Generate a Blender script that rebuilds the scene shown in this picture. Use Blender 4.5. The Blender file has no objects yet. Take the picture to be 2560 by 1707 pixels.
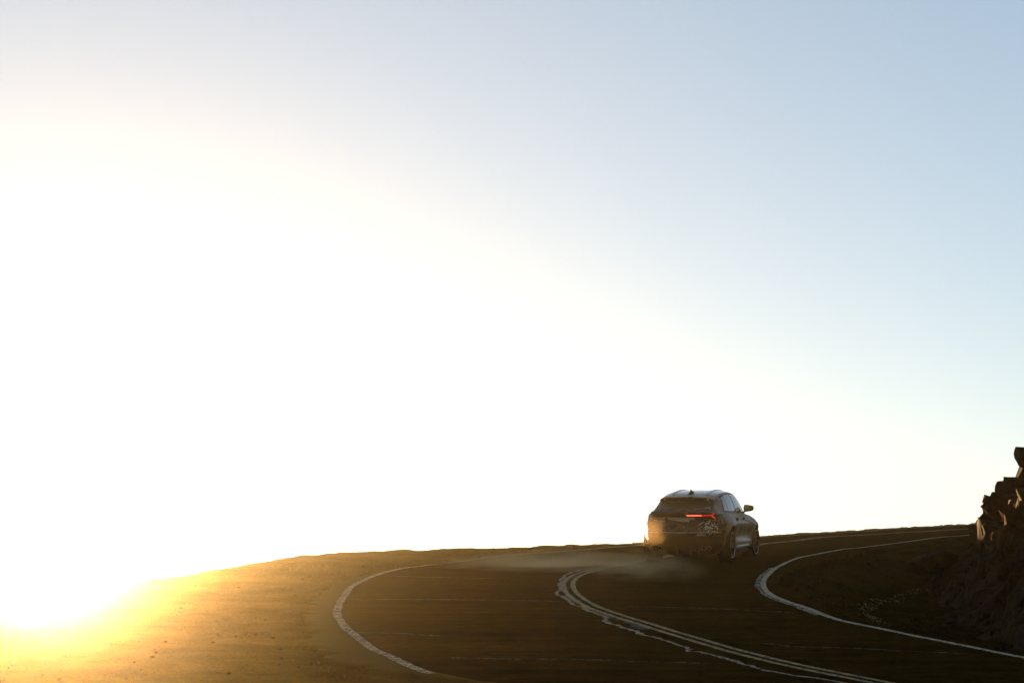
import bpy, bmesh, math, random
import numpy as np
from mathutils import Vector, Matrix, Euler

random.seed(7)
rng = np.random.default_rng(11)
S = bpy.context.scene
C = S.collection
R = math.radians

# ------------------------------------------------------------------ camera, sky, sun, exposure
FOCAL = 6044.0                      # focal length in photo pixels (2560 px wide)
EYE = 1.918                         # eye height above the road
SLOPE = R(4.5)                      # the road climbs away from the camera
K = math.tan(SLOPE)
PITCH = R(7.73)
cam = bpy.data.cameras.new('camera')
cam_ob = bpy.data.objects.new('camera', cam)
C.objects.link(cam_ob)
cam.sensor_width = 36.0
cam.lens = FOCAL / 2560 * 36.0
cam.clip_start = 0.5
cam.clip_end = 5000
cam_ob.location = (0, 0, EYE)
cam_ob.rotation_euler = (math.pi / 2 + PITCH, 0, 0)
S.camera = cam_ob

def ray(px, py):
    d = Vector(((px - 1280) / FOCAL, (853.5 - py) / FOCAL, -1))
    d.rotate(cam_ob.rotation_euler)
    return d.normalized()

def gp(px, py):
    """plan point (x, y) on the road plane z = K*y that the photo shows at a pixel"""
    d = ray(px, py)
    t = EYE / (K * d.y - d.z)
    return (d.x * t, d.y * t)

sun_dir = ray(100, 1374)
sun_el = math.asin(sun_dir.z)
sun_az = math.atan2(sun_dir.x, sun_dir.y)
world = bpy.data.worlds.new('World')
S.world = world
world.use_nodes = True
wn = world.node_tree
bg = wn.nodes['Background']
sky = wn.nodes.new('ShaderNodeTexSky')
sky.sky_type = 'NISHITA'
sky.sun_disc = False
sky.sun_elevation = sun_el
sky.sun_rotation = sun_az
sky.altitude = 2000
sky.air_density = 0.8
sky.dust_density = 1.2
sky.ozone_density = 1.4
gam = wn.nodes.new('ShaderNodeGamma')            # softer contrast between the sun's side and the rest of the sky
gam.inputs['Gamma'].default_value = 0.7
wn.links.new(sky.outputs[0], gam.inputs['Color'])
wn.links.new(gam.outputs[0], bg.inputs[0])
bg.inputs[1].default_value = 0.081
sl = bpy.data.lights.new('sun', 'SUN')
sun = bpy.data.objects.new('sun', sl)
C.objects.link(sun)
sl.energy = 5.0
sl.angle = R(0.5)
sl.color = (1.0, 0.61, 0.27)
sun.rotation_euler = sun_dir.to_track_quat('Z', 'Y').to_euler()
S.view_settings.view_transform = 'Standard'
S.view_settings.look = 'None'
S.view_settings.exposure = 2.04
S.view_settings.gamma = 1.0
S.cycles.volume_bounces = 0
S.cycles.max_bounces = 6
S.cycles.use_denoising = True

# ------------------------------------------------------------------ helpers
def tag(o, label=None, cat=None, group=None, kind=None):
    if label: o['label'] = label
    if cat: o['category'] = cat
    if group: o['group'] = group
    if kind: o['kind'] = kind
    return o

def link(name, me, mat=None, parent=None, loc=None):
    o = bpy.data.objects.new(name, me)
    C.objects.link(o)
    if mat is not None and me is not None:
        me.materials.append(mat)
    if parent is not None: o.parent = parent
    if loc is not None: o.location = loc
    return o

def mesh(name, verts, faces, mat=None, parent=None, smooth=True, sharp=None, loc=None):
    me = bpy.data.meshes.new(name)
    me.from_pydata([tuple(map(float, v)) for v in verts], [], [tuple(map(int, f)) for f in faces])
    me.validate()
    me.update()
    if smooth:
        me.polygons.foreach_set('use_smooth', [True] * len(me.polygons))
        if sharp is not None:
            me.set_sharp_from_angle(angle=R(sharp))
    return link(name, me, mat, parent, loc)

def grid_faces(nu, nv, close_u=False):
    f = []
    for i in range(nu - (0 if close_u else 1)):
        a = i * nv
        b = ((i + 1) % nu) * nv
        for j in range(nv - 1):
            f.append((a + j, b + j, b + j + 1, a + j + 1))
    return f

def hash3(ix, iy, iz, seed):
    h = (ix * 374761393 + iy * 668265263 + iz * 1274126177 + seed * 951274213) & 0xFFFFFFFF
    h = ((h ^ (h >> 13)) * 1274126177) & 0xFFFFFFFF
    h = ((h ^ (h >> 16)) * 2246822519) & 0xFFFFFFFF
    return ((h ^ (h >> 15)) & 0xFFFFFF) / float(0xFFFFFF)

def vnoise(x, y, z=0.0, seed=0):
    x, y, z = np.broadcast_arrays(np.asarray(x, float), np.asarray(y, float), np.asarray(z, float))
    fx, fy, fz = np.floor(x), np.floor(y), np.floor(z)
    ix, iy, iz = fx.astype(np.int64), fy.astype(np.int64), fz.astype(np.int64)
    u, v, w = x - fx, y - fy, z - fz
    u, v, w = u*u*(3-2*u), v*v*(3-2*v), w*w*(3-2*w)
    r = 0
    for dx in (0, 1):
        for dy in (0, 1):
            for dz in (0, 1):
                r = r + hash3(ix+dx, iy+dy, iz+dz, seed) * (u if dx else 1-u) * (v if dy else 1-v) * (w if dz else 1-w)
    return r * 2 - 1

def fbm(x, y, z=0.0, octaves=4, seed=0, gain=0.5):
    r, a, f = 0, 1.0, 1.0
    for k in range(octaves):
        r = r + a * vnoise(np.asarray(x)*f, np.asarray(y)*f, np.asarray(z)*f, seed + k*17)
        a *= gain
        f *= 2.03
    return r

def worley(x, y, z, seed=0):
    """F1, F2 and the random number of the nearest cell"""
    ix, iy, iz = np.floor(x).astype(np.int64), np.floor(y).astype(np.int64), np.floor(z).astype(np.int64)
    f1 = np.full(x.shape, 9.0); f2 = np.full(x.shape, 9.0); cid = np.zeros(x.shape); ox = np.zeros(x.shape); oy = np.zeros(x.shape); oz = np.zeros(x.shape)
    for dx in (-1, 0, 1):
        for dy in (-1, 0, 1):
            for dz in (-1, 0, 1):
                a, b, c = ix+dx, iy+dy, iz+dz
                px = a + hash3(a, b, c, seed); py = b + hash3(a, b, c, seed+1); pz = c + hash3(a, b, c, seed+2)
                d = np.sqrt((px-x)**2 + (py-y)**2 + (pz-z)**2)
                near = d < f1
                f2 = np.where(near, f1, np.minimum(f2, d))
                cid = np.where(near, hash3(a, b, c, seed+3), cid)
                ta, tb, tc = hash3(a, b, c, seed+4)-0.5, hash3(a, b, c, seed+5)-0.5, hash3(a, b, c, seed+6)-0.5
                ox = np.where(near, (x-px)*ta + (y-py)*tb + (z-pz)*tc, ox)
                f1 = np.where(near, d, f1)
    return f1, f2, cid, ox

def sstep(a, b, x):
    t = np.clip((x - a) / (b - a), 0, 1)
    return t * t * (3 - 2 * t)

def spline(pts, n=400, smooth=0.0):
    """even resampling of a Catmull-Rom curve through plan points"""
    p = np.array(pts, float)
    q = np.vstack([2*p[0]-p[1], p, 2*p[-1]-p[-2]])
    out = []
    for i in range(1, len(q)-2):
        t = np.linspace(0, 1, 24, endpoint=False)[:, None]
        a, b, c, d = q[i-1], q[i], q[i+1], q[i+2]
        out.append(0.5*((2*b) + (c-a)*t + (2*a-5*b+4*c-d)*t**2 + (3*b-a-3*c+d)*t**3))
    out.append(q[-2][None])
    o = np.vstack(out)
    L = np.concatenate([[0], np.cumsum(np.linalg.norm(np.diff(o, axis=0), axis=1))])
    s = np.linspace(0, L[-1], n)
    r = np.stack([np.interp(s, L, o[:, 0]), np.interp(s, L, o[:, 1])], 1)
    if smooth > 0:
        w = max(1, int(smooth / (L[-1] / (n-1))))
        k = np.exp(-0.5*(np.arange(-3*w, 3*w+1)/w)**2); k /= k.sum()
        e = np.vstack([r[0] + (np.arange(-3*w, 0)[:, None])*(r[1]-r[0]), r, r[-1] + (np.arange(1, 3*w+1)[:, None])*(r[-1]-r[-2])])
        r = np.stack([np.convolve(e[:, 0], k, 'valid'), np.convolve(e[:, 1], k, 'valid')], 1)
    return r

def normals2(c):
    t = np.gradient(c, axis=0)
    t /= np.linalg.norm(t, axis=1)[:, None]
    return np.stack([-t[:, 1], t[:, 0]], 1)

def inside(poly, x, y):
    r = np.zeros(x.shape, bool)
    n = len(poly)
    for i in range(n):
        x1, y1 = poly[i]; x2, y2 = poly[(i+1) % n]
        if y1 == y2: continue
        m = (y1 > y) != (y2 > y)
        r ^= m & (x < (x2-x1)*(y-y1)/(y2-y1) + x1)
    return r

def pdist(line, x, y):
    d = np.full(x.shape, 1e9)
    for (x1, y1), (x2, y2) in zip(line[:-1], line[1:]):
        ex, ey = x2-x1, y2-y1
        t = np.clip(((x-x1)*ex + (y-y1)*ey) / (ex*ex+ey*ey+1e-12), 0, 1)
        d = np.minimum(d, (x-x1-t*ex)**2 + (y-y1-t*ey)**2)
    return np.sqrt(d)

# ------------------------------------------------------------------ materials
def new_mat(name):
    m = bpy.data.materials.new(name)
    m.use_nodes = True
    nt = m.node_tree
    return m, nt, nt.nodes['Principled BSDF']

def node(nt, typ, **kw):
    n = nt.nodes.new(typ)
    for k, v in kw.items():
        if k in n.inputs.keys(): n.inputs[k].default_value = v
        else: setattr(n, k, v)
    return n

def coords(nt, scale=(1, 1, 1)):
    tc = node(nt, 'ShaderNodeTexCoord')
    mp = node(nt, 'ShaderNodeMapping')
    mp.inputs['Scale'].default_value = scale
    nt.links.new(tc.outputs['Object'], mp.inputs['Vector'])
    return mp.outputs[0]

def noise(nt, vec, scale, detail=4, rough=0.55):
    n = node(nt, 'ShaderNodeTexNoise')
    n.inputs['Scale'].default_value = scale
    n.inputs['Detail'].default_value = detail
    n.inputs['Roughness'].default_value = rough
    nt.links.new(vec, n.inputs['Vector'])
    return n.outputs['Fac']

def ramp(nt, fac, stops, interp='LINEAR'):
    r = node(nt, 'ShaderNodeValToRGB')
    r.color_ramp.interpolation = interp
    e = r.color_ramp.elements
    while len(e) < len(stops): e.new(0.5)
    for el, (p, c) in zip(e, stops):
        el.position = p
        el.color = (*c, 1) if len(c) == 3 else c
    nt.links.new(fac, r.inputs[0])
    return r.outputs[0]

def mix(nt, fac, a, b, mode='MIX'):
    m = node(nt, 'ShaderNodeMix', data_type='RGBA', blend_type=mode)
    for i, v in ((0, fac), (6, a), (7, b)):
        if hasattr(v, 'links'): nt.links.new(v, m.inputs[i])
        elif i == 0: m.inputs[0].default_value = v
        else: m.inputs[i].default_value = (*v, 1)
    return m.outputs[2]

def bump(nt, bsdf, h, strength=0.4, dist=0.02):
    b = node(nt, 'ShaderNodeBump')
    b.inputs['Strength'].default_value = strength
    b.inputs['Distance'].default_value = dist
    nt.links.new(h, b.inputs['Height'])
    nt.links.new(b.outputs[0], bsdf.inputs['Normal'])

def simple(name, col, rough=0.5, metal=0.0, spec=0.5, coat=0.0, emit=None, estr=0.0):
    m, nt, b = new_mat(name)
    v = coords(nt)
    n = noise(nt, v, 9.0, 5)
    c = mix(nt, n, tuple(0.8*x for x in col), tuple(min(1, 1.2*x) for x in col))
    nt.links.new(c, b.inputs['Base Color'])
    b.inputs['Roughness'].default_value = rough
    b.inputs['Metallic'].default_value = metal
    b.inputs['Specular IOR Level'].default_value = spec
    b.inputs['Coat Weight'].default_value = coat
    if emit:
        b.inputs['Emission Color'].default_value = (*emit, 1)
        b.inputs['Emission Strength'].default_value = estr
    return m

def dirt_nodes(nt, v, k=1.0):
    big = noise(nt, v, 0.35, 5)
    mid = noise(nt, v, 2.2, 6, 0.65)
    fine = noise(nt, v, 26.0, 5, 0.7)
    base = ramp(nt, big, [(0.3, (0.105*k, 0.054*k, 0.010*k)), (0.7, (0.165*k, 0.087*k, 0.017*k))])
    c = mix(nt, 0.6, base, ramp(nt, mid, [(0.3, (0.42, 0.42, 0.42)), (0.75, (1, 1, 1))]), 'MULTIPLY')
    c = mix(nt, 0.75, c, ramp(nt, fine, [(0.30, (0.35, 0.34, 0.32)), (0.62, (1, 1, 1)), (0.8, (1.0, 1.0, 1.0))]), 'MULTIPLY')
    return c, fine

def dirt_material(name='dirt', k=1.0):
    m, nt, b = new_mat(name)
    c, fine = dirt_nodes(nt, coords(nt), k)
    nt.links.new(c, b.inputs['Base Color'])
    b.inputs['Roughness'].default_value = 0.95
    b.inputs['Specular IOR Level'].default_value = 0.0
    bump(nt, b, fine, 0.8, 0.03)
    return m

def apron_material():
    """asphalt that vanishes under drifted dirt towards its outer side"""
    m, nt, b = new_mat('dusty_asphalt')
    v = coords(nt)
    a, f1, mid = asphalt_nodes(nt, v)
    d, fine = dirt_nodes(nt, v)
    at = node(nt, 'ShaderNodeAttribute', attribute_name='bare')
    nz = noise(nt, v, 1.6, 6, 0.7)
    add = node(nt, 'ShaderNodeMath', operation='ADD'); nt.links.new(at.outputs['Fac'], add.inputs[0]); nt.links.new(nz, add.inputs[1])
    f = ramp(nt, add.outputs[0], [(0.60, (0, 0, 0)), (0.85, (1, 1, 1))])
    dusty = mix(nt, 0.75, a, (0.15, 0.098, 0.034))
    c = mix(nt, f, d, dusty)
    nt.links.new(c, b.inputs['Base Color'])
    b.inputs['Roughness'].default_value = 0.95
    b.inputs['Specular IOR Level'].default_value = 0.0
    bump(nt, b, fine, 0.6, 0.02)
    return m

def asphalt_nodes(nt, v):
    big = noise(nt, v, 0.18, 4)
    streak = noise(nt, coords(nt, (0.25, 1.6, 1)), 1.0, 6, 0.65)
    mid = noise(nt, v, 4.5, 7, 0.8)
    fine = noise(nt, v, 34.0, 4, 0.8)
    c = ramp(nt, big, [(0.3, (0.037, 0.0185, 0.0040)), (0.7, (0.056, 0.028, 0.0062))])
    c = mix(nt, 0.55, c, ramp(nt, streak, [(0.35, (0.35, 0.35, 0.34)), (0.65, (1.15, 1.15, 1.15))]), 'MULTIPLY')
    c = mix(nt, 0.8, c, ramp(nt, mid, [(0.36, (0.45, 0.44, 0.43)), (0.52, (0.95, 0.95, 0.95)), (0.68, (1.6, 1.6, 1.6))]), 'MULTIPLY')
    c = mix(nt, 0.8, c, ramp(nt, fine, [(0.3, (0.45, 0.44, 0.42)), (0.55, (1, 1, 1)), (0.72, (1, 1, 1))]), 'MULTIPLY')
    return c, fine, mid

def asphalt_material():
    m, nt, b = new_mat('asphalt')
    c, fine, mid = asphalt_nodes(nt, coords(nt))
    nt.links.new(c, b.inputs['Base Color'])
    b.inputs['Roughness'].default_value = 0.95
    b.inputs['Specular IOR Level'].default_value = 0.0
    bump(nt, b, fine, 0.5, 0.008)
    return m

def paint_material(name, col, worn_lo, worn_hi):
    """road paint worn through to the asphalt"""
    m, nt, b = new_mat(name)
    v = coords(nt)
    a, fine, mid = asphalt_nodes(nt, v)
    w1 = noise(nt, v, 9.0, 6, 0.75)
    w2 = noise(nt, coords(nt, (1.0, 0.35, 1)), 30.0, 4, 0.7)
    w = mix(nt, 0.5, w1, w2)
    f = ramp(nt, w, [(worn_lo, (0, 0, 0)), (worn_hi, (1, 1, 1))])
    dirty = mix(nt, noise(nt, v, 1.4, 5), tuple(0.6*x for x in col), col)
    c = mix(nt, f, a, dirty)
    nt.links.new(c, b.inputs['Base Color'])
    b.inputs['Roughness'].default_value = 0.8
    b.inputs['Specular IOR Level'].default_value = 0.1
    return m

def rock_material():
    m, nt, b = new_mat('rock')
    v = coords(nt)
    big = noise(nt, v, 0.8, 6, 0.6)
    strata = noise(nt, coords(nt, (1.2, 1.2, 5.0)), 1.6, 6, 0.7)
    fine = noise(nt, v, 14.0, 7, 0.7)
    vo = node(nt, 'ShaderNodeTexVoronoi', feature='DISTANCE_TO_EDGE')
    vo.inputs['Scale'].default_value = 3.2
    nt.links.new(v, vo.inputs['Vector'])
    c = ramp(nt, big, [(0.3, (0.026, 0.0095, 0.0016)), (0.7, (0.058, 0.024, 0.0042))])
    c = mix(nt, 0.6, c, ramp(nt, strata, [(0.35, (0.4, 0.36, 0.32)), (0.7, (1, 1, 1))]), 'MULTIPLY')
    c = mix(nt, 0.6, c, ramp(nt, fine, [(0.3, (0.35, 0.35, 0.35)), (0.65, (1, 1, 1))]), 'MULTIPLY')
    c = mix(nt, 0.5, c, ramp(nt, vo.outputs['Distance'], [(0.0, (0.25, 0.25, 0.25)), (0.06, (1, 1, 1))]), 'MULTIPLY')
    nt.links.new(c, b.inputs['Base Color'])
    b.inputs['Roughness'].default_value = 0.92
    b.inputs['Specular IOR Level'].default_value = 0.04
    h = mix(nt, 0.5, fine, strata)
    bump(nt, b, h, 0.9, 0.08)
    return m

M_DIRT = dirt_material()
M_SHADED_DIRT = dirt_material('shaded_dirt', 0.30)  # dark earth of the ditch, with the shade there put into its colour
M_ASPH = asphalt_material()
M_WHITE = paint_material('white_road_paint', (0.58, 0.44, 0.26), 0.42, 0.50)
M_YELLOW = paint_material('yellow_road_paint', (0.52, 0.345, 0.125), 0.42, 0.54)
M_SEAL = paint_material('pale_crack_sealant', (0.42, 0.32, 0.19), 0.41, 0.54)
M_CRACK = paint_material('pale_crack', (0.115, 0.09, 0.05), 0.47, 0.60)
M_APRON = apron_material()
M_ROCK = rock_material()
M_GRAVEL = simple('pale_gravel', (0.13, 0.092, 0.045), 0.9, spec=0.05)
M_STONE = simple('brown_stone', (0.06, 0.032, 0.008), 0.95, spec=0.1)

# ------------------------------------------------------------------ plan curves, traced on the road plane
def px_curve(pts): return [gp(*p) for p in pts]

inner_line = spline([(13, 12.5), (8.4, 17.2), (6.7, 20.8), (5.95, 23.6)] + px_curve([(2560, 1644), (2420, 1616), (2306, 1592), (2202, 1570), (2113, 1551), (2053, 1533), (1979, 1507),
    (1934, 1488), (1912, 1470.5), (1908, 1455), (1917, 1439), (1938, 1421), (1979, 1401), (2045, 1385.5), (2143, 1369), (2277, 1353), (2413, 1337)]) + [(24, 96), (60, 128)], 700, 0.5)
inner_edge = spline([(13.3, 13.0), (8.75, 17.5), (7.0, 21.0), (6.2, 23.7)] + px_curve([(2560, 1634), (2455, 1613), (2306, 1584), (2200, 1562), (2068, 1520), (1990, 1494), (1952, 1470),
    (1946, 1455), (1964, 1438), (2009, 1415.5), (2068, 1396), (2158, 1379.5), (2277, 1361), (2366, 1348.5), (2425, 1341)]) + [(25, 95), (61, 126)], 500, 0.35)
outer_line = spline(px_curve([(1074, 1683.5), (1050, 1677), (982, 1646), (938, 1629), (901, 1602), (867, 1575), (849, 1551), (843, 1530), (850, 1508), (863, 1486.5), (881, 1466),
    (918, 1447), (972, 1430), (1040, 1416.7), (1142, 1403), (1244, 1392), (1380, 1380), (1500, 1370.5), (1700, 1356.5), (1900, 1343.5), (2420, 1312), (2600, 1300.5)]), 700, 0.5)
outer_edge = spline([(11, 9), (5.4, 15.5), (2.0, 20.0)] + px_curve([(1278, 1707), (1176, 1697), (1060, 1692), (960, 1686), (880, 1676), (812, 1648), (782, 1604), (759, 1552), (773, 1510), (798, 1486),
    (834, 1461), (878, 1446), (945, 1431), (1040, 1413.5), (1142, 1400), (1244, 1389.5), (1380, 1378), (1500, 1369), (1700, 1355.3), (1900, 1342.4), (2420, 1310.9), (2600, 1299.6)]) + [(52, 150)], 600, 0.3)
centre = spline([(9.6, 13), (6.0, 17.6), (4.2, 20.9)] + px_curve([(2100, 1685), (1929, 1651), (1742, 1602), (1606, 1559), (1512, 1528), (1461, 1506), (1431, 1484), (1420, 1464.5), (1426, 1450),
    (1448, 1436.5), (1490, 1424.5), (1606, 1401), (1720, 1383), (1899, 1360), (2000, 1350), (2104, 1340), (2400, 1323)]) + [(34, 118)], 700, 0.5)
crest = np.array([(-60, 2), (-22, 18)] + px_curve([(-160, 1548), (0, 1520), (150, 1492), (286, 1470), (374, 1455), (442, 1443.5), (544, 1426.5), (640, 1408), (742, 1391), (870, 1381.5), (1050, 1376),
    (1244, 1371.5), (1500, 1362), (1590, 1358), (1760, 1349.5), (1900, 1341), (2150, 1325.5), (2420, 1309.6), (2600, 1298.4)]) + [(53, 152), (140, 260)])
plateau = np.vstack([crest, [(140, -60), (-60, -60)]])
road_poly = np.vstack([outer_edge[::6], inner_edge[::-5]])
bowl_poly = np.vstack([inner_edge[::4], [(140, 126), (140, 13.0)]])
rock_base = np.array([(12, 8), (8.8, 20), (7.0, 25.5), (6.9, 30), (7.28, 36), (7.9, 42), (8.55, 48), (9.06, 52), (9.95, 54.8), (12, 57.5), (16, 62), (24, 72), (45, 92), (90, 100)])
rock_poly = np.vstack([rock_base, [(90, 8)]])

def h_road(x, y):
    return 0.016*fbm(np.asarray(x)*0.22, np.asarray(y)*0.22, 0, 2, 3)

def h_ground(x, y):
    x = np.asarray(x, float); y = np.asarray(y, float)
    h = h_road(x, y)
    d_crest = pdist(crest, x, y)
    on = inside(plateau, x, y)
    d_road = pdist(outer_edge[::3], x, y)
    d_in = pdist(inner_edge[::3], x, y)
    in_road = inside(road_poly, x, y)
    bowl = inside(bowl_poly, x, y)
    rough = 0.022*fbm(x*1.3, y*1.3, 0, 4, 21) + 0.014*fbm(x*5.0, y*5.0, 0, 2, 33)
    h = h + np.where(in_road, -0.07*sstep(0.0, 0.35, np.minimum(d_road, d_in)), 0)
    out = on & ~in_road & ~bowl
    h = h + np.where(out, rough*sstep(0, 1.0, d_road) + 0.012 + 0.02*fbm(x*2.1, y*2.1, 0, 3, 5), 0)
    h = h + np.where(out, 0.022*sstep(1.5, 0.1, d_crest)*(0.4+0.6*vnoise(x*0.9, y*0.9, 0, 44)), 0)
    depth = -0.20*sstep(0.0, 0.06, d_in) + 0.12*sstep(0.10, 0.40, d_in) - 0.42*sstep(0.35, 2.4, d_in)
    ridges = 0.045*fbm(x*1.1 + 0.6*y, y*0.35, 0, 4, 61) + 0.05*fbm(x*3, y*3, 0, 3, 62)
    h = h + np.where(bowl, depth + ridges*sstep(0.1, 1.2, d_in), 0)
    drop = np.where(on, 0, -0.72*d_crest*d_crest/(d_crest+0.5) + 0.25*fbm(x*0.5, y*0.5, 0, 4, 71)*sstep(0.3, 4, d_crest))
    return np.maximum(h + drop, -16 - 0.08*y)

def axis(a, b, fine, lo, hi, grow=1.22):
    m = list(np.arange(a, b, fine))
    s, p = fine, a
    left = []
    while p > lo:
        s *= grow; p -= s; left.append(p)
    s, p = fine, m[-1]
    right = []
    while p < hi:
        s *= grow; p += s; right.append(p)
    return np.array(left[::-1] + m + right)

# ------------------------------------------------------------------ ground, road, paint
gx = axis(-9.5, 20.0, 0.13, -45, 62)
gy = axis(20.0, 92.0, 0.17, -12, 138)
X, Y = np.meshgrid(gx, gy, indexing='ij')
Hh = h_ground(X.ravel(), Y.ravel())
V = np.stack([X.ravel(), Y.ravel(), K*Y.ravel() + Hh], 1)
ground = mesh('ground', V, grid_faces(len(gx), len(gy)), M_DIRT)
ground.data.materials.append(M_SHADED_DIRT)
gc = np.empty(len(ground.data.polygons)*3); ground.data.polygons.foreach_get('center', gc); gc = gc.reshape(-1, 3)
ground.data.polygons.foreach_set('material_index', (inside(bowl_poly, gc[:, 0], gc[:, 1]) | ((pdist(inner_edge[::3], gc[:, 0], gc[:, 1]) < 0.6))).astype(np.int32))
tag(ground, 'orange brown dirt shoulder and ditch around the bend', kind='structure')

def strip(name, left, right, mat, lift, across=2, kind='structure', label=None, wob=None):
    n = len(left)
    u = np.linspace(0, 1, across)
    P = left[:, None, :]*(1-u)[None, :, None] + right[:, None, :]*u[None, :, None]
    x, y = P[..., 0].ravel(), P[..., 1].ravel()
    z = K*y + h_road(x, y) + lift
    o = mesh(name, np.stack([x, y, z], 1), grid_faces(n, across), mat)
    return tag(o, label, kind=kind)

# the asphalt sheet with a broken, uneven inner lip that shows its thickness
n = 560
oe = outer_edge[np.linspace(0, len(outer_edge)-1, n).astype(int)]
def match(a, b):
    """points of curve b nearest in fraction of length, pulled so that cross lines do not fold"""
    i = np.linspace(0, len(b)-1, len(a))
    return np.stack([np.interp(i, np.arange(len(b)), b[:, 0]), np.interp(i, np.arange(len(b)), b[:, 1])], 1)
ie = match(oe, inner_edge)
ne = normals2(ie)
ie = ie + ne*(0.05*fbm(np.arange(n)*0.35, 0, 0, 3, 9))[:, None]
noe = normals2(oe)
oe = oe + noe*(0.10*fbm(np.arange(n)*0.30, 0, 0, 3, 19))[:, None]
u = np.linspace(0, 1, 36)
P = oe[:, None, :]*(1-u)[None, :, None] + ie[:, None, :]*u[None, :, None]
x, y = P[..., 0].ravel(), P[..., 1].ravel()
rv = np.stack([x, y, K*y + h_road(x, y)], 1)
rf = grid_faces(n, 36)
lip = np.stack([ie[:, 0], ie[:, 1], K*ie[:, 1] - 0.25], 1)
base = len(rv)
rv = np.vstack([rv, lip])
rf += [(i*36+35, (i+1)*36+35, base+i+1, base+i) for i in range(n-1)]
tag(mesh('road', rv, rf, M_ASPH, sharp=40), 'worn two lane asphalt road bending right over the crest', kind='structure')

def line(name, curve, width, mat, label, off=0.0, lift=0.006, ragged=0.007, rag_left=None, across=3):
    nn = normals2(curve)
    k = np.arange(len(curve))
    a = curve + nn*(off + width/2 + (rag_left if rag_left is not None else ragged)*fbm(k*0.4, 1.0, 0, 3, 41))[:, None]
    b = curve + nn*(off - width/2 + ragged*fbm(k*0.4, 7.0, 0, 3, 42))[:, None]
    return strip(name, a, b, mat, lift, across, label=label)

line('edge_line', inner_line, 0.105, M_WHITE, 'white painted edge line round the inside of the bend', ragged=0.005, rag_left=0.005)
ol = match(outer_edge[(outer_edge[:, 1] > 22) & (outer_edge[:, 1] < 62) & (outer_edge[:, 0] < 2.5)], outer_line[(outer_line[:, 1] < 62)])
oa = outer_edge[(outer_edge[:, 1] > 22) & (outer_edge[:, 1] < 62) & (outer_edge[:, 0] < 2.5)]
kk_ = normals2(oa)*(0.16 + 0.10*fbm(np.arange(len(oa))*0.2, 2.0, 0, 3, 91))[:, None]
if np.linalg.norm(oa+kk_-ol, axis=1).mean() < np.linalg.norm(oa-ol, axis=1).mean(): kk_ = -kk_
ap = strip('dusty_apron', oa + kk_, ol, M_APRON, 0.003, 12, label='dusty strip of asphalt outside the outer edge line')
at_ = ap.data.attributes.new('bare', 'FLOAT', 'POINT')
at_.data.foreach_set('value', np.tile(np.linspace(0, 1, 12)*0.75, len(oa)).astype(np.float32))
apex = inner_line[(inner_line[:, 0] < 6.2) & (inner_line[:, 1] > 34) & (inner_line[:, 1] < 52)]
apex = spline(apex, 160)
line('edge_line', apex, 0.085, paint_material('scuffed_white_paint', (0.52, 0.40, 0.25), 0.49, 0.56), 'scuffed second white stripe beside the inner edge line at the apex', off=0.095, lift=0.005, ragged=0.022)
line('edge_line', outer_line, 0.115, paint_material('worn_white_paint', (0.62, 0.46, 0.27), 0.44, 0.55), 'white painted edge line round the outside of the bend', ragged=0.007)
line('centre_line', centre, 0.085, M_YELLOW, 'pale yellow centre stripe nearer the inside of the bend', off=-0.085 if normals2(centre)[300][0] < 0 else 0.085)
line('centre_line', centre, 0.085, M_YELLOW, 'pale yellow centre stripe nearer the outside of the bend', off=0.085 if normals2(centre)[300][0] < 0 else -0.085)

seal = spline(px_curve([(1485, 1419), (1446, 1427), (1412, 1441), (1399, 1452), (1401, 1470), (1396, 1484), (1412, 1494), (1428, 1506), (1450, 1516), (1490, 1533), (1512, 1546), (1520, 1556), (1555, 1571), (1580, 1577),
    (1606, 1587), (1640, 1598), (1691, 1612), (1716, 1622), (1728, 1631), (1745, 1630), (1783, 1639), (1844, 1657), (1912, 1674), (1980, 1687), (2082, 1702)]) + [(4.0, 19.8)], 500)
seal = seal + normals2(seal)*(0.030*fbm(np.arange(500)*0.12, 0, 0, 4, 77))[:, None]
line('crack_seal', seal, 0.065, M_SEAL, 'wandering pale sealed crack beside the yellow centre stripes', lift=0.008, ragged=0.022)
seal2 = spline(px_curve([(1490, 1426), (1442, 1438), (1415, 1452), (1408, 1470), (1420, 1490), (1450, 1508), (1500, 1533), (1560, 1553), (1620, 1574)]), 200)
line('crack_seal', seal2, 0.10, M_CRACK, 'faint smeared paint between the sealed crack and the yellow stripes', off=0.0, lift=0.003, ragged=0.08)

for pts, w, lab in [
    ([(700, 1499), (860, 1498), (1000, 1498), (1130, 1498.5), (1260, 1500), (1410, 1503)], 0.09, 'thin pale cross crack between the outer line and the centre line'),
    ([(1120, 1647), (1210, 1649), (1400, 1651), (1560, 1654), (1776, 1659)], 0.05, 'thin pale cross crack in the near outer lane'),
    ([(1905, 1609), (2000, 1617), (2130, 1621), (2277, 1628), (2420, 1634)], 0.05, 'thin pale cross crack in the near inner lane'),
    ([(850, 1583), (940, 1585), (1030, 1588), (1100, 1593)], 0.06, 'short pale scuff by the outer edge line'),
    ([(1560, 1515), (1700, 1518), (1850, 1524), (1990, 1531)], 0.05, 'faint cross crack in the inner lane at the apex'),
    ([(960, 1440), (1080, 1444), (1240, 1446)], 0.10, 'faint cross crack in the outer lane beyond the apex')]:
    c = spline(px_curve(pts), 220)
    c = c + normals2(c)*(0.05*fbm(np.arange(220)*0.07, 3.0, 0, 3, 88))[:, None]
    line('road_crack', c, w, M_CRACK, lab, lift=0.004, ragged=0.05)

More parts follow.
